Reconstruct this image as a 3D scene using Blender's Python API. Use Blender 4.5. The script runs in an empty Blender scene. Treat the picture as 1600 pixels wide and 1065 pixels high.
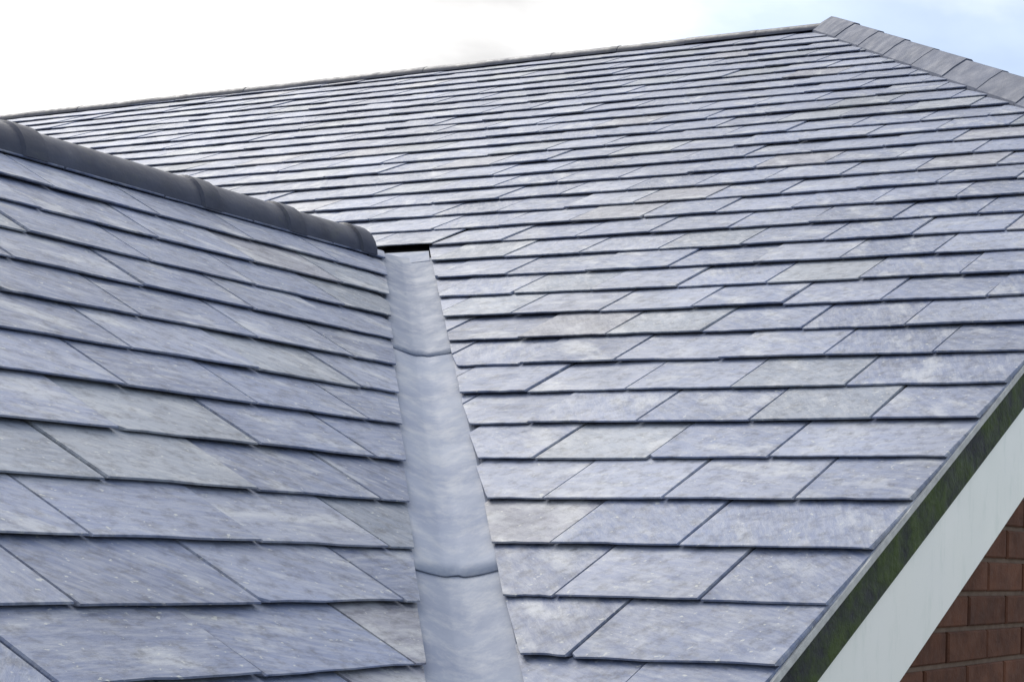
import bpy, math, random
from mathutils import Vector, Matrix
R = math.radians
S = 0.19                                   # one slate course (gauge) in metres; all sizes below are in courses
sc = bpy.context.scene
col = sc.collection
rng = random.Random(7)

# ------------------------------------------------------------------ camera
F_PX, PX, PY = 2311.9, 1716.7, 905.5       # focal length / principal point in 1600 px frame (the photo is an off-centre crop)
CAM = Vector((9.4845, -11.0598, 0.7995))
YAW, PITCH, ROLL = -0.30654, -0.00064, 0.021486
Fw = Vector((math.sin(YAW)*math.cos(PITCH), math.cos(YAW)*math.cos(PITCH), math.sin(PITCH)))
Rt0 = Vector((math.cos(YAW), -math.sin(YAW), 0)); Up0 = Rt0.cross(Fw)
Rt = Rt0*math.cos(ROLL) + Up0*math.sin(ROLL); Up = Up0*math.cos(ROLL) - Rt0*math.sin(ROLL)
cd = bpy.data.cameras.new('camera'); co = bpy.data.objects.new('camera', cd); col.objects.link(co)
m = Matrix((Rt, Up, -Fw)).transposed().to_4x4(); m.translation = CAM*S
co.matrix_world = m
cd.sensor_width = 36; cd.lens = F_PX/1600*36
cd.shift_x = (800-PX)/1600; cd.shift_y = (PY-532.5)/1600
cd.clip_start = 0.05; cd.clip_end = 2000
sc.camera = co
def project(p):
    d = p - CAM; z = d.dot(Fw)
    return PX + F_PX*d.dot(Rt)/z, PY - F_PX*d.dot(Up)/z, z

# ------------------------------------------------------------------ light
SUN_AZ, SUN_EL = R(-75), R(49)             # azimuth measured from +Y towards +X: bright sky ahead and to the left
sd = Vector((math.sin(SUN_AZ)*math.cos(SUN_EL), math.cos(SUN_AZ)*math.cos(SUN_EL), math.sin(SUN_EL)))
w = bpy.data.worlds.new('World'); sc.world = w; w.use_nodes = True
nt = w.node_tree; nt.nodes.clear()
def N(t, typ, **kw):
    n = t.nodes.new(typ)
    for k, v in kw.items():
        if k.startswith('in_'):
            key = k[3:]; n.inputs[int(key) if key.isdigit() else key].default_value = v
        else: setattr(n, k, v)
    return n
def ramp(t, src, stops, interp='LINEAR'):
    n = t.nodes.new('ShaderNodeValToRGB'); e = n.color_ramp.elements; n.color_ramp.interpolation = interp
    while len(e) < len(stops): e.new(0.5)
    for el, (p, c) in zip(e, stops):
        el.position = p; el.color = (c, c, c, 1) if isinstance(c, (int, float)) else (*c, 1)
    t.links.new(src, n.inputs[0]); return n
L = nt.links
sky = N(nt, 'ShaderNodeTexSky', sky_type='NISHITA', sun_disc=False, sun_elevation=SUN_EL, sun_rotation=SUN_AZ, air_density=1.0, dust_density=0.9, ozone_density=1.0)
tc = N(nt, 'ShaderNodeTexCoord')
mp = N(nt, 'ShaderNodeMapping'); mp.inputs['Scale'].default_value = (1, 1, 2.2); mp.inputs['Location'].default_value = (1.3, 0.0, 0.3)
L.new(tc.outputs['Generated'], mp.inputs['Vector'])
cn = N(nt, 'ShaderNodeTexNoise', in_Scale=1.7, in_Detail=7.0, in_Roughness=0.55); L.new(mp.outputs[0], cn.inputs['Vector'])
# more cloud towards the veiled sun
dt = N(nt, 'ShaderNodeVectorMath', operation='DOT_PRODUCT'); L.new(tc.outputs['Generated'], dt.inputs[0]); dt.inputs[1].default_value = sd
ad = N(nt, 'ShaderNodeMath', operation='MULTIPLY_ADD'); L.new(dt.outputs['Value'], ad.inputs[0]); ad.inputs[1].default_value = 0.22; L.new(cn.outputs['Fac'], ad.inputs[2])
cov = ramp(nt, ad.outputs[0], [(0.48, 0.30), (0.68, 1.0)])
# cloud tone: brighter where the veiled sun shines through
gl = ramp(nt, dt.outputs['Value'], [(0.0, (9.0, 9.5, 10.4)), (0.6, (9.0, 9.2, 9.6)), (1.0, (10.4, 9.9, 9.2))])
mx = N(nt, 'ShaderNodeMix', data_type='RGBA'); L.new(cov.outputs[0], mx.inputs['Factor']); L.new(sky.outputs[0], mx.inputs['A'])
tex2 = N(nt, 'ShaderNodeTexNoise', in_Scale=4.0, in_Detail=6.0); L.new(mp.outputs[0], tex2.inputs['Vector'])
t2 = ramp(nt, tex2.outputs['Fac'], [(0.36, 0.50), (0.62, 1.0)])
mu = N(nt, 'ShaderNodeMix', data_type='RGBA', blend_type='MULTIPLY'); mu.inputs['Factor'].default_value = 1
L.new(gl.outputs[0], mu.inputs['A']); L.new(t2.outputs[0], mu.inputs['B']); L.new(mu.outputs['Result'], mx.inputs['B'])
bg = N(nt, 'ShaderNodeBackground', in_Strength=0.1); L.new(mx.outputs['Result'], bg.inputs['Color'])
wo = N(nt, 'ShaderNodeOutputWorld'); L.new(bg.outputs[0], wo.inputs['Surface'])
sl = bpy.data.lights.new('sun', 'SUN'); sl.energy = 1.15; sl.angle = R(35); sl.color = (1.0, 0.97, 0.93)
so = bpy.data.objects.new('sun', sl); col.objects.link(so)
so.rotation_euler = (-sd).to_track_quat('-Z', 'Y').to_euler()
vs = sc.view_settings; vs.view_transform = 'Standard'; vs.look = 'None'; vs.exposure = 0.80; vs.gamma = 1.0; vs.use_curve_mapping = False

# ------------------------------------------------------------------ materials
def mat(name):
    M = bpy.data.materials.new(name); M.use_nodes = True; t = M.node_tree
    return M, t, t.nodes['Principled BSDF']
def mixc(t, fac, a, b, blend='MIX'):
    n = N(t, 'ShaderNodeMix', data_type='RGBA', blend_type=blend)
    for v, k in ((fac, 'Factor'), (a, 'A'), (b, 'B')):
        if isinstance(v, bpy.types.NodeSocket): t.links.new(v, n.inputs[k])
        elif k == 'Factor': n.inputs[k].default_value = v
        else: n.inputs[k].default_value = (*v, 1)
    return n.outputs['Result']
def bump(t, bs, h, strength, dist, prev=None):
    b = N(t, 'ShaderNodeBump', in_Strength=strength, in_Distance=dist); t.links.new(h, b.inputs['Height'])
    if prev: t.links.new(prev, b.inputs['Normal'])
    t.links.new(b.outputs[0], bs.inputs['Normal']); return b.outputs[0]
def rand_coords(t, scale=(1, 1, 1), rot=1.2):
    """object coordinates shifted and turned by a random number per piece; also returns random colour channels"""
    oi = N(t, 'ShaderNodeObjectInfo'); ge = N(t, 'ShaderNodeNewGeometry')
    cx = N(t, 'ShaderNodeCombineXYZ'); t.links.new(oi.outputs['Random'], cx.inputs[0]); t.links.new(ge.outputs['Random Per Island'], cx.inputs[1])
    wn = N(t, 'ShaderNodeTexWhiteNoise', noise_dimensions='3D'); t.links.new(cx.outputs[0], wn.inputs['Vector'])
    tcn = N(t, 'ShaderNodeTexCoord')
    vm = N(t, 'ShaderNodeVectorMath', operation='MULTIPLY_ADD'); t.links.new(wn.outputs['Color'], vm.inputs[0]); vm.inputs[1].default_value = (23, 31, 17); t.links.new(tcn.outputs['Object'], vm.inputs[2])
    sp = N(t, 'ShaderNodeSeparateColor'); t.links.new(wn.outputs['Color'], sp.inputs[0])
    ang = N(t, 'ShaderNodeMath', operation='MULTIPLY_ADD'); t.links.new(sp.outputs[1], ang.inputs[0]); ang.inputs[1].default_value = rot; ang.inputs[2].default_value = -rot/2 + 0.5
    ro = N(t, 'ShaderNodeVectorRotate', rotation_type='Z_AXIS'); t.links.new(vm.outputs[0], ro.inputs['Vector']); t.links.new(ang.outputs[0], ro.inputs['Angle'])
    return tcn.outputs['Object'], vm.outputs[0], ro.outputs[0], sp.outputs
def noise(t, vec, scale, detail=4, rough=0.55, stretch=None, dist=0):
    if stretch:
        mm = N(t, 'ShaderNodeMapping'); mm.inputs['Scale'].default_value = stretch; t.links.new(vec, mm.inputs['Vector']); vec = mm.outputs[0]
    n = N(t, 'ShaderNodeTexNoise', in_Scale=scale, in_Detail=detail, in_Roughness=rough, in_Distortion=dist); t.links.new(vec, n.inputs['Vector']); return n.outputs['Fac']

def ob_w(t):
    g = N(t, 'ShaderNodeNewGeometry'); return g.outputs['Position']
def slate_material():
    M, t, bs = mat('slate'); ob, sh, rv, ch = rand_coords(t)
    base = ramp(t, ch[0], [(0.0, (0.094, 0.122, 0.210)), (0.35, (0.132, 0.164, 0.265)), (0.7, (0.175, 0.208, 0.315)), (1.0, (0.275, 0.302, 0.390))]).outputs[0]
    tint = ramp(t, ch[2], [(0.0, (0.19, 0.215, 0.205)), (0.07, (0.148, 0.182, 0.284)), (0.82, (0.135, 0.160, 0.245)), (0.92, (0.25, 0.225, 0.205)), (0.96, (0.148, 0.182, 0.284))], 'CONSTANT').outputs[0]
    c = mixc(t, 0.4, base, tint)
    # broad cloudy weathering, then riven grain, pale scrapes, dirt and lichen
    broad = ramp(t, noise(t, ob_w(t), 2.2, 4, 0.6), [(0.35, 0.82), (0.65, 1.15)]).outputs[0]
    c = mixc(t, 1.0, c, broad, 'MULTIPLY')
    streak = ramp(t, noise(t, rv, 16, 8, 0.68, (1.0, 5.0, 1)), [(0.40, 0.0), (0.66, 1.0)]).outputs[0]
    c = mixc(t, streak, c, mixc(t, 0.42, c, (0.40, 0.41, 0.43)))
    patch = ramp(t, noise(t, rv, 5, 6, 0.62, (1.0, 2.2, 1)), [(0.53, 0.0), (0.66, 1.0)]).outputs[0]
    c = mixc(t, patch, c, mixc(t, 0.58, c, (0.47, 0.48, 0.49)))
    dirt = ramp(t, noise(t, sh, 34, 8, 0.72), [(0.32, 0.5), (0.52, 1.0)]).outputs[0]
    c = mixc(t, 1.0, c, dirt, 'MULTIPLY')
    spots = ramp(t, noise(t, sh, 75, 3), [(0.66, 0.0), (0.70, 0.7)]).outputs[0]
    c = mixc(t, spots, c, (0.46, 0.47, 0.44))
    t.links.new(c, bs.inputs['Base Color'])
    rr = ramp(t, noise(t, sh, 14, 5, 0.6), [(0.3, 0.46), (0.7, 0.63)]).outputs[0]
    t.links.new(rr, bs.inputs['Roughness']); bs.inputs['Specular IOR Level'].default_value = 0.55
    b1 = bump(t, bs, noise(t, rv, 11, 6, 0.6, (1, 2.2, 1), 0.0), 0.28, 0.006)
    b2 = bump(t, bs, noise(t, sh, 4.5, 3), 0.35, 0.014, b1)
    bump(t, bs, noise(t, rv, 70, 6, 0.7, (1, 2.5, 1)), 0.4, 0.003, b2)
    return M
def simple(name, c1, c2, sc1, rough, spec=0.5, metallic=0.0, bumps=(), stops=(0.35, 0.65)):
    M, t, bs = mat(name); ob, sh, rv, ch = rand_coords(t)
    c = mixc(t, ramp(t, noise(t, sh, sc1, 5, 0.6), [(stops[0], 0.0), (stops[1], 1.0)]).outputs[0], c1, c2)
    v = ramp(t, ch[0], [(0, 0.86), (1, 1.12)]).outputs[0]
    c = mixc(t, 1.0, c, v, 'MULTIPLY')
    t.links.new(c, bs.inputs['Base Color'])
    rr = ramp(t, noise(t, sh, sc1*2.3, 4), [(0.3, max(rough-0.1, 0.05)), (0.7, rough+0.1)]).outputs[0]; t.links.new(rr, bs.inputs['Roughness'])
    bs.inputs['Specular IOR Level'].default_value = spec; bs.inputs['Metallic'].default_value = metallic
    p = None
    for s_, st, d in bumps: p = bump(t, bs, noise(t, sh, s_, 4, 0.6), st, d, p)
    return M, t, bs, sh, c
MS = slate_material()
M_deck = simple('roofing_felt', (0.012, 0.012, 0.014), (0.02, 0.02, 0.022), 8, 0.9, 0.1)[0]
M_ridge, t, bs, sh, c = simple('dark_ridge_clay', (0.013, 0.018, 0.038), (0.028, 0.036, 0.066), 7, 0.48, 0.5, 0, ((30, 0.35, 0.005), (140, 0.2, 0.002)))
mo = ramp(t, noise(t, sh, 9, 6, 0.7), [(0.58, 0.0), (0.70, 0.55)]).outputs[0]
t.links.new(mixc(t, mo, c, (0.05, 0.06, 0.045)), bs.inputs['Base Color'])
M_hip = simple('weathered_hip_clay', (0.088, 0.102, 0.145), (0.135, 0.150, 0.20), 6, 0.7, 0.4, 0, ((25, 0.3, 0.005), (120, 0.25, 0.002)))[0]
# lead: grey with a chalky patina running down the sheet
M_lead, t, bs, sh, c = simple('lead_sheet', (0.20, 0.23, 0.31), (0.27, 0.30, 0.37), 6, 0.66, 0.3, 0.0, ((6, 0.15, 0.006), (28, 0.2, 0.003), (90, 0.2, 0.002)))
pat = ramp(t, noise(t, sh, 16, 8, 0.7, (1, 1, 0.35)), [(0.46, 0.0), (0.70, 0.65)]).outputs[0]
t.links.new(mixc(t, pat, c, (0.42, 0.43, 0.45)), bs.inputs['Base Color'])
M_lit_edge = simple('mortar_lit_edge', (0.42, 0.42, 0.41), (0.55, 0.55, 0.53), 40, 0.9, 0.2, 0, ((90, 0.5, 0.004),))[0]  # pale colour imitates the bright line of light on the verge edge
M_verge, t, bs, sh, c = simple('dark_stained_board', (0.020, 0.022, 0.026), (0.035, 0.038, 0.040), 12, 0.7, 0.2, 0, ((22, 0.7, 0.012), (90, 0.5, 0.004)))
moss = ramp(t, noise(t, sh, 5.5, 7, 0.7), [(0.40, 0.0), (0.55, 0.95)]).outputs[0]
green = mixc(t, noise(t, sh, 60, 4), (0.030, 0.048, 0.014), (0.075, 0.105, 0.030))
t.links.new(mixc(t, moss, c, green), bs.inputs['Base Color'])
M_white, t, bs, sh, c = simple('white_gloss_paint', (0.82, 0.83, 0.77), (0.86, 0.86, 0.81), 3, 0.4, 0.5, 0, ((70, 0.08, 0.002),))
st = ramp(t, noise(t, sh, 9, 6, 0.7, (1, 3.0, 0.7)), [(0.52, 0.0), (0.75, 0.4)]).outputs[0]
t.links.new(mixc(t, st, c, (0.55, 0.62, 0.55)), bs.inputs['Base Color'])
M_brick, t, bs, sh, c = simple('red_brick', (0.080, 0.034, 0.021), (0.135, 0.058, 0.034), 14, 0.85, 0.25, 0, ((45, 0.5, 0.006), (180, 0.3, 0.002)))
M_bmort = simple('brick_mortar', (0.15, 0.105, 0.08), (0.20, 0.145, 0.11), 30, 0.95, 0.15, 0, ((120, 0.5, 0.003),))[0]
M_ground = simple('pale_bounce_ground', (0.20, 0.195, 0.18), (0.28, 0.27, 0.25), 1.5, 0.95, 0.2, 0, ((30, 0.6, 0.03),))[0]  # out of view; surface invented pale to throw light up onto the bargeboard
M_gutter = simple('black_plastic', (0.02, 0.02, 0.022), (0.03, 0.03, 0.032), 10, 0.4)[0]

# ------------------------------------------------------------------ helpers
def link(name, verts, faces, material, parent=None, kind=None, matrix=None, smooth=False):
    me = bpy.data.meshes.new(name); me.from_pydata([Vector(v)*S for v in verts], [], faces); me.update()
    me.materials.append(material)
    if smooth: me.shade_smooth()
    return link_mesh(name, me, parent, kind, matrix)
def link_mesh(name, me, parent=None, kind=None, matrix=None):
    o = bpy.data.objects.new(name, me); col.objects.link(o)
    o.parent = parent                       # every parent stands at the world origin with no rotation of its own
    if parent is house: o.matrix_parent_inverse = Matrix.Translation(-HOUSE_LOC)
    if matrix: o.matrix_basis = matrix
    if kind: o['kind'] = kind
    return o
class MB:
    def __init__(s): s.v = []; s.f = []
    def add(s, v, f):
        b = len(s.v); s.v += [tuple(x) for x in v]; s.f += [tuple(i+b for i in q) for q in f]; return s
    def box(s, a, b):
        (x0, y0, z0), (x1, y1, z1) = a, b
        return s.add([(x0,y0,z0),(x1,y0,z0),(x1,y1,z0),(x0,y1,z0),(x0,y0,z1),(x1,y0,z1),(x1,y1,z1),(x0,y1,z1)],
                     [(0,3,2,1),(4,5,6,7),(0,1,5,4),(1,2,6,5),(2,3,7,6),(3,0,4,7)])
    def prism(s, poly, off):
        """poly: list of 3D points, extruded by vector off"""
        n = len(poly); off = Vector(off); a = [Vector(p) for p in poly]
        return s.add(a + [p+off for p in a], [tuple(range(n))[::-1], tuple(range(n, 2*n))] + [(i, (i+1) % n, (i+1) % n + n, i+n) for i in range(n)])
    def build(s, name, material, parent=None, kind=None, smooth=False): return link(name, s.v, s.f, material, parent, kind, None, smooth)

# ------------------------------------------------------------------ roof geometry
AL = math.atan(0.59706); CA, SA = math.cos(AL), math.sin(AL); TA = math.tan(AL)
XV = 3.17                                  # verge of the main slope
WR_S = 12.4; WR_X = -WR_S*CA; WR_Z = WR_S*SA      # wing ridge
HIP = 16.95                                 # hip: x + y = HIP
GROUND = -24.0
XL = -62.0                                 # far end of main roof
def ridge_k(x): return 32.9 + (x + 27.5)*0.045
class Plane:
    def __init__(s, o, t, u): s.o = Vector(o); s.t = Vector(t); s.u = Vector(u); s.n = s.t.cross(s.u)
    def at(s, t, k, h=0): return s.o + s.t*t + s.u*k + s.n*h
    def matrix(s, t, k, h=0, rx=0, ry=0, rz=0):
        mm = Matrix((s.t, s.u, s.n)).transposed().to_4x4(); mm.translation = s.at(t, k, h)*S
        return mm @ Matrix.Rotation(rx, 4, 'X') @ Matrix.Rotation(ry, 4, 'Y') @ Matrix.Rotation(rz, 4, 'Z')
DK = -0.085                                # deck lies below the plane of the slate tails
PA = Plane((0,0,0), (1,0,0), (0,CA,SA))
PB = Plane((0,0,0), (0,1,0), (-CA,0,SA))
PD = Plane((2*WR_X,0,0), (0,-1,0), (CA,0,SA))
HZ = (HIP - XV)*TA                         # height of the half-hip's eave at the verge
PC = Plane((XV,0,HZ), (0,1,0), (-CA,0,SA))

HOUSE_LOC = Vector((-10, 10, GROUND))*S
house = bpy.data.objects.new('house', None); col.objects.link(house); house.location = HOUSE_LOC
house['label'] = 'red brick house with blue-grey slate roofs, lead-lined valley and white bargeboard'; house['category'] = 'house'

gz = MB().add([(-4000,-4000,GROUND),(4000,-4000,GROUND),(4000,4000,GROUND),(-4000,4000,GROUND)], [(0,1,2,3)]).build('ground', M_ground)
gz['kind'] = 'structure'; gz['label'] = 'unseen ground around the brick house, made pale to bounce light upward'

def clip(poly, a, b, c):                   # keep a*t + b*k <= c
    out = []
    for i, p in enumerate(poly):
        q = poly[(i+1) % len(poly)]; dp = a*p[0]+b*p[1]-c; dq = a*q[0]+b*q[1]-c
        if dp <= 0: out.append(p)
        if (dp < 0 < dq) or (dq < 0 < dp):
            f = dp/(dp-dq); out.append((p[0]+(q[0]-p[0])*f, p[1]+(q[1]-p[1])*f))
    return out
def area(p): return 0.5*abs(sum(p[i][0]*p[(i+1) % len(p)][1]-p[(i+1) % len(p)][0]*p[i][1] for i in range(len(p)))) if len(p) > 2 else 0

TH, GAP, LEN = 0.018, 0.041, 1.55          # slate thickness, air under the tail, built length
H0 = TH + LEN*(TH+GAP)                     # height of the tail's top edge above the deck
def slate_geom(poly, k0, rg, fine=True, open_tail=False):
    """poly in (t, k); returns verts (t, k, h) and faces of one dressed slate"""
    out = []
    n = len(poly)
    for i in range(n):
        p, q = poly[i], poly[(i+1) % n]
        tail = fine and abs(p[1]-k0) < 1e-4 and abs(q[1]-k0) < 1e-4 and abs(p[0]-q[0]) > 0.4
        if tail and rg.random() < 0.3:     # a corner knocked off
            d = rg.uniform(0.03, 0.09); out += [(p[0], p[1]+d*rg.uniform(0.5, 1.1)), (p[0]+(d if q[0] > p[0] else -d), p[1])]
        else: out.append(p)
        if fine and abs(p[1]-k0) < 1e-4 and abs(q[1]-k0) < 1e-4 and abs(p[0]-q[0]) > 0.4:
            ns = 5
            for j in range(1, ns):
                f = (j + rg.uniform(-0.3, 0.3))/ns
                out.append((p[0]+(q[0]-p[0])*f, k0 + rg.uniform(-0.012, 0.022)))
    cx = sum(p[0] for p in out)/len(out); cy = sum(p[1] for p in out)/len(out)
    def hh(p): return H0 + (TH-H0)*(p[1]-k0)/LEN
    th = TH*rg.uniform(0.8, 1.15)
    ins = [(p[0]+(cx-p[0])*0.010, p[1]+(cy-p[1])*0.010) for p in out]
    def under(p):                          # bedded on the course below, undercut behind the dressed tail
        d = max(0.0, min(1.0, (p[1]-k0)/LEN))
        return (p[0], max(p[1], k0+0.07) if d < 0.1 else p[1], hh(p)-th-(0 if open_tail else GAP*(1-d)))
    v = [under(p) for p in out] + [(p[0], p[1], hh(p)-th) for p in out] + [(p[0], p[1], hh(p)) for p in ins]
    m_ = len(out)
    f = [tuple(range(m_))[::-1], tuple(range(2*m_, 3*m_))]
    for r in (0, 1): f += [(r*m_+i, r*m_+(i+1) % m_, (r+1)*m_+(i+1) % m_, (r+1)*m_+i) for i in range(m_)]
    return v, f
JG = 0.013                                 # half the open joint between two slates
full_cache = {}
def full_mesh(width, i):
    key = (round(width, 3), i)
    if key not in full_cache:
        rg = random.Random(100+i)
        a, b = -width/2+JG, width/2-JG
        w0, w1 = rg.uniform(-0.008, 0.008), rg.uniform(-0.008, 0.008)
        v, f = slate_geom([(a, 0), (b, 0), (b+w1, LEN), (a+w0, LEN)], 0, rg)
        me = bpy.data.meshes.new('slate'); me.from_pydata([Vector(p)*S for p in v], [], f); me.update(); me.materials.append(MS)
        full_cache[key] = me
    return full_cache[key]
W = 1.55
def lay(plane, rows, k_of, joints, clips, tmin, tmax, verge=None):
    """lists slates: (poly, k0, whole) with rows staggered by half a slate"""
    res = []
    for r in rows:
        k0 = k_of(r); off = joints[r % 2]
        i0 = math.floor((tmin-off)/W)-1; i1 = math.ceil((tmax-off)/W)+1
        edges = [off+i*W + rng.uniform(-0.035, 0.035) for i in range(i0, i1+1)]
        if verge is not None:
            edges = [e for e in edges if e < verge-0.9] + [verge]
        for a, b in zip(edges, edges[1:]):
            kj = k0 + rng.uniform(-0.014, 0.014)
            full = [(a+JG, kj), (b-JG, kj), (b-JG, kj+LEN), (a+JG, kj+LEN)]
            p = full
            for cl in clips(r): p = clip(p, *cl)
            if area(p) < 0.06: continue
            vis = clip(p, 0, 1, kj+1.0)
            if area(vis) < 0.03: continue
            cx = sum(q[0] for q in vis)/len(vis); ck = sum(q[1] for q in vis)/len(vis)
            res.append(dict(p=p, k=kj, a=a, b=b, whole=abs(area(p)-area(full)) < 1e-6, c=(cx, ck), area=area(vis), row=r))
    return res
def emit(plane, items, parent, n_parts, name='slate'):
    for it in items:
        u, v, z = project(plane.at(*it['c']))
        ok = z > 0 and -110 < u < 1710 and -30 < v < 1120 and it.get('vis', True)
        it['score'] = it['area']/(z*z)*abs(plane.n.dot((plane.at(*it['c'])-CAM).normalized())) if ok else 0
    items.sort(key=lambda d: -d['score'])
    rest = MB()
    for i, it in enumerate(items):
        rx, ry, rz, dh = rng.gauss(0, 0.0045), rng.gauss(0, 0.006), rng.gauss(0, 0.004), rng.uniform(-0.006, 0.016)
        if rng.random() < 0.05: rx -= 0.012; dh += 0.010
        op = plane is PA and it['row'] == 13 and it['a'] < -10.7 and it['b'] > -12.6
        if op: dh = 0.03; rx = ry = 0; it['whole'] = False
        if i < n_parts and it['score'] > 0:
            if it['whole']:
                me = full_mesh(round((it['b']-it['a'])/0.02)*0.02, rng.randrange(6))
                link_mesh(name, me, parent, None, plane.matrix((it['a']+it['b'])/2, it['k'], DK+dh, rx, ry, rz))
            else:
                c = it['c']
                v, f = slate_geom([(p[0]-c[0], p[1]-it['k']) for p in it['p']], 0, rng, True, op)
                link(name, v, f, MS, parent, None, plane.matrix(c[0], it['k'], DK+dh, rx*0.4, ry*0.4, rz*0.3))
        else:
            v, f = slate_geom(it['p'], it['k'], rng, it['score'] > 0)
            rest.add([plane.at(p[0], p[1], p[2]+DK+dh+(p[0]-it['c'][0])*ry-(p[1]-it['k'])*0.0) for p in v], f)
    if rest.v: rest.build('slates', MS, parent, 'stuff')

# --- main roof
def deck(polys, plane, h=DK):
    mb = MB()
    for p in polys: mb.prism([plane.at(a, b, h-0.02) for a, b in p], plane.n*-0.25)
    return mb
yk = 1/CA
YR = ridge_k(-11.5)*CA
# the deck keeps out of the space under the wing roof
mdeck = MB()
mdeck.prism([PA.at(a, b, DK-0.02) for a, b in ((XV-0.12, -XV*yk), (XV-0.12, (HIP-XV)*yk), (HIP-YR, YR*yk), (XL, ridge_k(XL)), (XL, -3), (2*WR_X+3, -3), (WR_X, WR_S+0.05))], PA.n*-0.25)
main_roof = mdeck.build('main_roof', M_deck, house)
main_roof['label'] = 'broad slate slope rising to the long ridge and hip'
def clipsA(r):
    cl = [(1, 0, XV), (1, CA, HIP-0.10), (-0.045, 1, 32.9+27.5*0.045), (-1, 0, -XL)]
    if r < 13: cl.append((-1, -CA, -0.53))
    return cl
itemsA = lay(PA, range(-3, 33), float, (-0.50, 0.28), clipsA, XL, XV, XV)
itemsA = [i for i in itemsA if not (i['row'] < 13 and i['c'][0] < WR_X-0.6)]
def clipsAw(r): return [(1, -CA, 2*WR_X-0.5), (-1, 0, -XL)]
west = lay(PA, range(-3, 13), float, (-0.50, 0.28), clipsAw, XL, 2*WR_X+13)
itemsA += [i for i in west if not (i['row'] >= 10 and i['c'][0] > -13.0)]
for i in itemsA:                           # hidden behind the wing's ridge?
    u, v, z = project(PA.at(*i['c']))
    if i['c'][0] < WR_X+0.5 and u < 600 and v > 188 + (u/590)*175: i['vis'] = False
emit(PA, itemsA, main_roof, 300)

# --- wing roof
wdeck = MB()
wdeck.prism([PB.at(a, b, DK-0.02) for a, b in ((-16, -4.1), (-4.1*CA, -4.1), (WR_S*CA, WR_S-0.03), (-16, WR_S-0.03))], PB.n*-0.25)
wdeck.prism([PD.at(a, b, DK-0.02) for a, b in ((4, -4.1), (16, -4.1), (16, WR_S-0.03), (-WR_S*CA, WR_S-0.03), (4.1*CA, -4.1))], PD.n*-0.25)
wing_roof = wdeck.build('wing_roof', M_deck, house)
wing_roof['label'] = 'slate slope of the projecting wing below the dark rounded ridge'
OB = -0.143
itemsB = lay(PB, range(-4, 13), lambda r: r+OB, (-0.78, 0.0), lambda r: [(1, -CA, -0.53), (0, 1, WR_S-0.05), (-1, 0, 16)], -16, 12)
emit(PB, itemsB, wing_roof, 300)
itemsD = lay(PD, range(-4, 13), lambda r: r+OB, (-0.78, 0.0), lambda r: [(-1, -CA, -0.4), (0, 1, WR_S-0.05), (1, 0, 16)], -12, 16)
emit(PD, [dict(i, vis=False) for i in itemsD], wing_roof, 0)

# --- half-hip and rear slope
hz = MB(); yb = 2*YR
hz.prism([PC.at(a, b, DK-0.02) for a, b in ((HIP-XV, -0.1), (yb-(HIP-XV), -0.1), (YR+0.02, (XV-(HIP-YR))/CA), (YR-0.02, (XV-(HIP-YR))/CA))], PC.n*-0.25)
PR = Plane((0, yb, 0), (-1,0,0), (0,-CA,SA))
hz.prism([PR.at(a, b, DK-0.02) for a, b in ((-XV, -3), (-XL, -3), (-XL, ridge_k(XL)), (-(HIP-YR), YR*yk), (-XV, (HIP-XV)*yk))], PR.n*-0.25)
back_roof = hz.build('rear_roof', M_deck, house); back_roof['label'] = 'hipped end and rear slope beyond the ridge'
itemsC = lay(PC, range(0, 20), float, (0.0, 0.78), lambda r: [(-1, CA, -(HIP-XV)-0.1), (1, CA, yb-(HIP-XV)-0.1)], 10, yb-10)
emit(PC, [dict(i, vis=False) for i in itemsC], back_roof, 0)

# ------------------------------------------------------------------ ridges, hip
def half_round(length, rad, hgt, th=0.07, collar=0.0, n=14, a0=0.0):
    """half-round tile along +Y from 0 to length, open side down; collar: raised band at its near end"""
    mb = MB(); stations = [(0, 1.0)] if not collar else [(0, 1+collar), (0.30, 1+collar), (0.33, 1.0)]
    stations += [(length, 1.0)]
    rings = []
    for y, s_ in stations:
        o = []
        for i in range(n+1):
            a = math.pi*i/n; o.append((math.cos(a)*rad*s_, y, math.sin(a)*hgt*s_))
        inn = [(math.cos(math.pi*i/n)*(rad-th), y, math.sin(math.pi*i/n)*(hgt-th)) for i in range(n, -1, -1)]
        rings.append(o+inn)
    k = len(rings[0]); v = [p for r in rings for p in r]; f = []
    for j in range(len(rings)-1):
        f += [(j*k+i, j*k+(i+1) % k, (j+1)*k+(i+1) % k, (j+1)*k+i) for i in range(k)]
    for j, flip in ((0, False), (len(rings)-1, True)):
        for i in range(n):
            q = (j*k+i, j*k+i+1, j*k+k-2-i, j*k+k-1-i); f.append(q[::-1] if not flip else q)
    return v, f
def auto_smooth(me, ang=40):
    me.shade_smooth(); me.set_sharp_from_angle(angle=R(ang))
# wing ridge: joints where the photograph shows them
ends = [-16.2, -13.5, -10.8, -8.1, -5.4, -2.6, 0.9, 3.66, 6.37, 7.95, 9.45]
tiles = {}
for i, (a, b) in enumerate(zip(ends, ends[1:])):
    ln = b-a+0.06
    key = round(ln, 2)
    if key not in tiles:
        v, f = half_round(ln, 0.46, 0.48, 0.08, 0.085); me = bpy.data.meshes.new('ridge_tile')
        me.from_pydata([Vector(p)*S for p in v], [], f); me.update(); me.materials.append(M_ridge); auto_smooth(me); tiles[key] = me
    mm = Matrix.Translation(Vector((WR_X, b+0.0, WR_Z-0.26+rng.uniform(-0.012, 0.012)))*S) @ Matrix.Rotation(rng.uniform(-0.006, 0.006), 4, 'X') @ Matrix.Rotation(math.pi + rng.uniform(-.004, .004), 4, 'Z')
    link_mesh('ridge_tile', tiles[key], wing_roof, None, mm)
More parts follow.
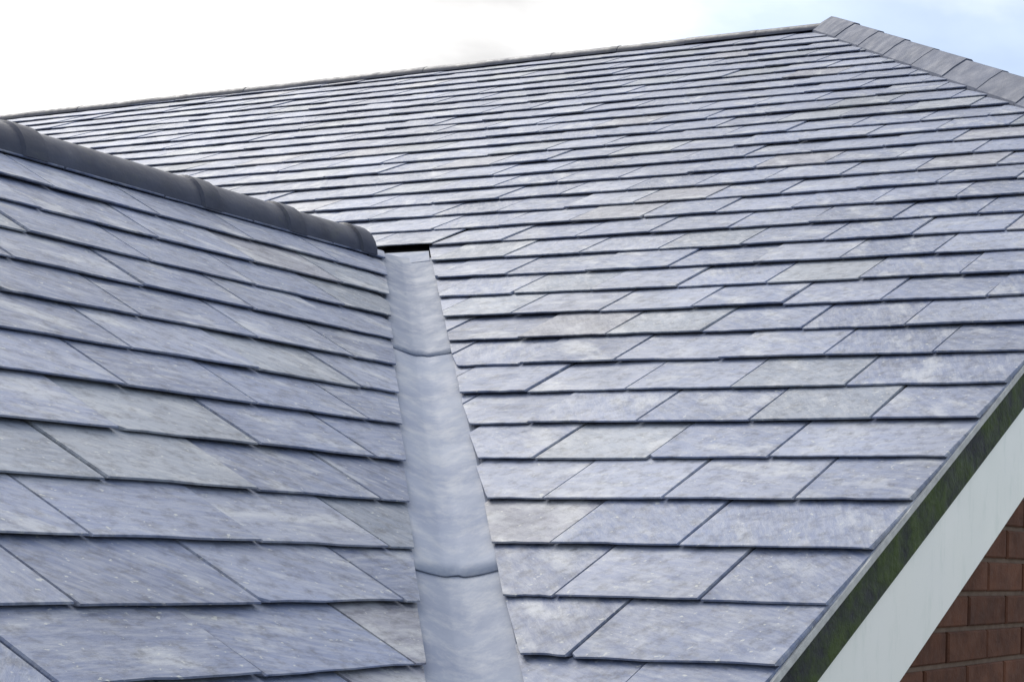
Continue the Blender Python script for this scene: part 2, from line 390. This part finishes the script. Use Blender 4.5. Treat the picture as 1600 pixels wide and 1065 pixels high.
# mortar bedding under the wing ridge tiles and in the end of the last one
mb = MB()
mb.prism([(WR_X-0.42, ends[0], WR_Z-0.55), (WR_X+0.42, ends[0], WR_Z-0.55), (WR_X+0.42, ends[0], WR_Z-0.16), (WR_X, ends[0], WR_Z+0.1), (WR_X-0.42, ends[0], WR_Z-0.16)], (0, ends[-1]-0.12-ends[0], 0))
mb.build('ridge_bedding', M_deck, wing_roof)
# main ridge
ra = Vector((HIP-YR, YR, YR*TA)); rl = PA.at(XL, ridge_k(XL)); dirr = (rl-ra); Lr = dirr.length; dirr.normalize()
nt_ = int(Lr/2.35); ln = Lr/nt_
v, f = half_round(ln+0.03, 0.38, 0.29, 0.08, 0.012); me = bpy.data.meshes.new('ridge_tile'); me.from_pydata([Vector(p)*S for p in v], [], f); me.update(); me.materials.append(M_ridge); auto_smooth(me)
yax = dirr; xax = yax.cross(Vector((0,0,1))).normalized(); zax = xax.cross(yax)
for i in range(nt_):
    mm = Matrix((xax, yax, zax)).transposed().to_4x4(); mm.translation = (ra + dirr*(i*ln) + Vector((0,0,-0.20+rng.uniform(-.012,.012))))*S
    link_mesh('ridge_tile', me, main_roof, None, mm)
# hip: angular tiles lapping down the arris
h0 = Vector((HIP-YR, YR, YR*TA)); h1 = Vector((XV+0.1, HIP-XV-0.1, (HIP-XV-0.1)*TA))
hd = (h1-h0); Lh = hd.length; hd.normalize()
wa = (PA.n.cross(hd)).normalized();  wa = -wa if wa.y > 0 else wa        # down the main slope, across the hip
wc = (PC.n.cross(hd)).normalized();  wc = -wc if wc.x < 0 else wc
nh = int(round(Lh/2.4)); lh = Lh/nh
hw, hth = 0.64, 0.075
upv = (PA.n+PC.n).normalized()
def hip_mesh():
    mb = MB(); prof = [wa*hw, wa*hw*0.55+upv*0.16, wa*hw*0.12+upv*0.27, wc*hw*0.12+upv*0.27, wc*hw*0.55+upv*0.16, wc*hw]
    lo = [p - upv*hth for p in prof]
    ring = prof + lo[::-1]
    v = []
    for d, lift in ((-0.04, 0.0), (lh+0.10, 0.028)): v += [p + hd*d + upv*lift for p in ring]
    n = len(ring); f = [tuple(range(n)), tuple(range(n, 2*n))[::-1]] + [(i, i+n, (i+1) % n + n, (i+1) % n) for i in range(n)]
    return v, f
v, f = hip_mesh(); me = bpy.data.meshes.new('hip_tile'); me.from_pydata([Vector(p)*S for p in v], [], f); me.update(); me.materials.append(M_hip)
for i in range(nh):
    link_mesh('hip_tile', me, main_roof, None, Matrix.Translation((h0+hd*(i*lh)+upv*(0.03+rng.uniform(-.012,.012)))*S))
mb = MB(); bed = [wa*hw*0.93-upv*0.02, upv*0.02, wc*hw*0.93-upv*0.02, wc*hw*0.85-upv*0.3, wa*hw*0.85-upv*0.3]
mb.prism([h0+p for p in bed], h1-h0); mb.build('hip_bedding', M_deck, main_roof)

# ------------------------------------------------------------------ lead valley
vb = MB(); wv = 0.78
def vpoint(k, q, lift=0.0):
    """k: course height on the valley line; q: signed distance along the course (+ on the main slope, - on the wing slope)"""
    y = k*CA
    rd = 0.07                              # rounded bottom of the valley
    aq = abs(q); hq = 0.5*rd*(1 if aq > rd else (aq/rd)**2*0.5+0.5)
    base = Vector((-y, y, y*TA))
    if q >= 0: return base + Vector((q, 0, 0)) + Vector((0,0,1))*(lift + max(0, (rd-aq))*0.28) + PA.n*DK
    return base + Vector((0, q, 0)) + Vector((0,0,1))*(lift + max(0, (rd-aq))*0.28) + PB.n*DK
vl = vb.prism([vpoint(-3.9, wv, -0.02), vpoint(13.0, wv, -0.02), vpoint(13.0, 0, -0.06), vpoint(-3.9, 0, -0.06)], (0, 0, -0.2)).prism([vpoint(-3.9, -wv, -0.02), vpoint(-3.9, 0, -0.06), vpoint(12.3, 0, -0.06), vpoint(12.3, -wv, -0.02)], (0,0,-0.2)).build('valley', M_deck, house)
vl['label'] = 'lead-lined valley between the two slate slopes'
laps = [-3.95, 1.38, 7.50, 12.35]
qs = [-wv, -0.68, -0.6, -0.53, -0.42, -0.32, -0.24, -0.16, -0.1, -0.05, 0, 0.05, 0.1, 0.16, 0.24, 0.32, 0.42, 0.53, 0.6, 0.68, wv]
for i in range(3):
    rg = random.Random(40+i); k0, k1 = laps[i], laps[i+1]+0.35
    ns = 26; v = []; f = []
    if i == 2: k1 = 12.6
    ph = rg.uniform(0, 6)
    for j in range(ns+1):
        k = k0+(k1-k0)*j/ns
        for q in qs:
            wob = 0.010*math.sin(k*1.7+ph+q*3)+0.008*math.sin(k*3.9+q*7+ph)
            lift = (0.028 + 0.03*(1-j/ns) + wob*0.6) if abs(q) < 0.55 else 0.004 + 0.012*(1-j/ns)     # the foot of each sheet laps over the head of the one below
            kk = k + 0.42*math.sqrt(q*q+0.02) - 0.06
            if i == 2: kk = min(kk, 12.42)
            v.append(vpoint(kk, q, lift))
    n = len(qs)
    for j in range(ns):
        f += [(j*n+a, j*n+a+1, (j+1)*n+a+1, (j+1)*n+a) for a in range(n-1)]
    o = link('lead_sheet', v, f, M_lead, vl, None, None, True); o.data.set_sharp_from_angle(angle=R(22))
    md = o.modifiers.new('thickness', 'SOLIDIFY'); md.thickness = 0.018*S; md.offset = -1
# saddle at the head of the valley, dressed flat on the main slope behind the end of the wing ridge
MB().prism([PA.at(x, y*yk, DK+0.018) for x, y in ((-10.65, 10.42), (-10.02, 10.50), (-10.52, 11.02), (-11.9, 11.02), (-12.4, 9.3), (-11.4, 9.85))], PA.n*0.02).build('lead_saddle', M_lead, vl)

# ------------------------------------------------------------------ verge, bargeboard, gable wall
def slope_board(x0, x1, p0, p1, ka, kb):
    a = [Plane.at(PA, 0, k, h) for k, h in ((ka, p0), (kb, p0), (kb, p1), (ka, p1))]
    return MB().prism([(x0, q.y, q.z) for q in a], (x1-x0, 0, 0))
KT = (HIP-XV)*yk
slope_board(2.6, XV+0.008, -0.115, -0.05, -3.7, KT).build('verge_bedding_lit_edge', M_lit_edge, house)  # fills under the slates; its pale lip paints light caught along their edges
o = slope_board(2.9, XV-0.04, -0.54, -0.118, -3.7, KT).build('verge_board', M_verge, house); o['label'] = 'dark mossy strip under the slate verge'
o = slope_board(2.85, 3.10, -1.54, -0.543, -3.6, KT-0.2).build('bargeboard', M_white, house); o['label'] = 'white painted sloping bargeboard'
XW = 2.94
top = [PA.at(0, k, -0.5) for k in (-3.9, KT)]
prof = [(top[0].y, top[0].z), (top[1].y, top[1].z), (yb-top[1].y, top[1].z), (yb-top[0].y, top[0].z), (yb-top[0].y, GROUND), (-16, GROUND), (-16, top[0].z-0.05)]
gw = MB().prism([(XW-1.0, y, z) for y, z in prof], (1.0-0.045, 0, 0)).build('gable_wall', M_bmort, house)
gw['label'] = 'red brick gable wall below the white bargeboard'
BL, BH, BG = 1.18, 0.40, 0.055
def brick_box(y0, y1, z0, z1, rg):
    d = rg.uniform(-0.008, 0.008); c = 0.02
    x = XW+d
    v = [(x-0.3,y0,z0),(x-0.3,y1,z0),(x-0.3,y1,z1),(x-0.3,y0,z1),(x-c,y0,z0),(x-c,y1,z0),(x-c,y1,z1),(x-c,y0,z1),(x,y0+c,z0+c),(x,y1-c,z0+c),(x,y1-c,z1-c),(x,y0+c,z1-c)]
    f = [(0,3,2,1),(8,9,10,11)] + [(r*4+i, r*4+(i+1) % 4, r*4+4+(i+1) % 4, r*4+4+i) for r in (0, 1) for i in range(4)]
    return v, f
rest = MB(); nb = 0
r0 = math.floor((GROUND-0.60)/BH)
for r in range(r0, 24):
    z0 = 0.60 + r*BH + BG/2; z1 = z0+BH-BG
    off = 4.70 if r % 2 else 4.11
    for i in range(-18, 50):
        y0 = off+i*BL+BG/2; y1 = y0+BL-BG
        ym = (y0+y1)/2
        ceil_ = (ym*TA - 0.75/CA) if ym < YR else ((yb-ym)*TA-0.75/CA)
        if ym < -3.4: ceil_ = top[0].z-0.1
        if z1 > min(ceil_, HZ-0.75) or y0 < -16 or y1 > yb-top[0].y: continue
        u, v_, z = project(Vector((XW, ym, (z0+z1)/2)))
        v, f = brick_box(y0, y1, z0, z1, rng)
        if z > 0 and -60 < u < 1660 and v_ < 1110 and nb < 300:
            cxx = Vector((XW, ym, z0)); nb += 1
            link('brick', [Vector(p)-cxx for p in v], f, M_brick, gw, None, Matrix.Translation(cxx*S))
        else: rest.add(v, f)
rest.build('bricks', M_brick, gw, 'stuff')
# remaining walls, plain
ww = MB().box((2*WR_X-3.0, -15.6, GROUND), (XW-1.05, -15.0, -2.6)).build('wing_end_wall', M_bmort, house)
MB().box((XL+1, yb+1.5, GROUND), (XW-1.05, yb+2.5, -2.2)).box((XL+1, -2.0, GROUND), (2*WR_X-3.0, -1.2, -2.2)).box((XL+1, -1.2, GROUND), (XL+2, yb+1.5, -2.2)).build('side_wall', M_bmort, house)
# eaves gutter of the wing
mb = MB(); v, f = half_round(12.6, 0.3, 0.3, 0.04)
mb.add([(p[0]+4.1*CA+0.25, p[1]-16, -p[2]-4.1*SA-0.15) for p in v], [q[::-1] for q in f]); mb.build('gutter', M_gutter, house)

print('slates A', len(itemsA), 'B', len(itemsB), 'bricks', nb)
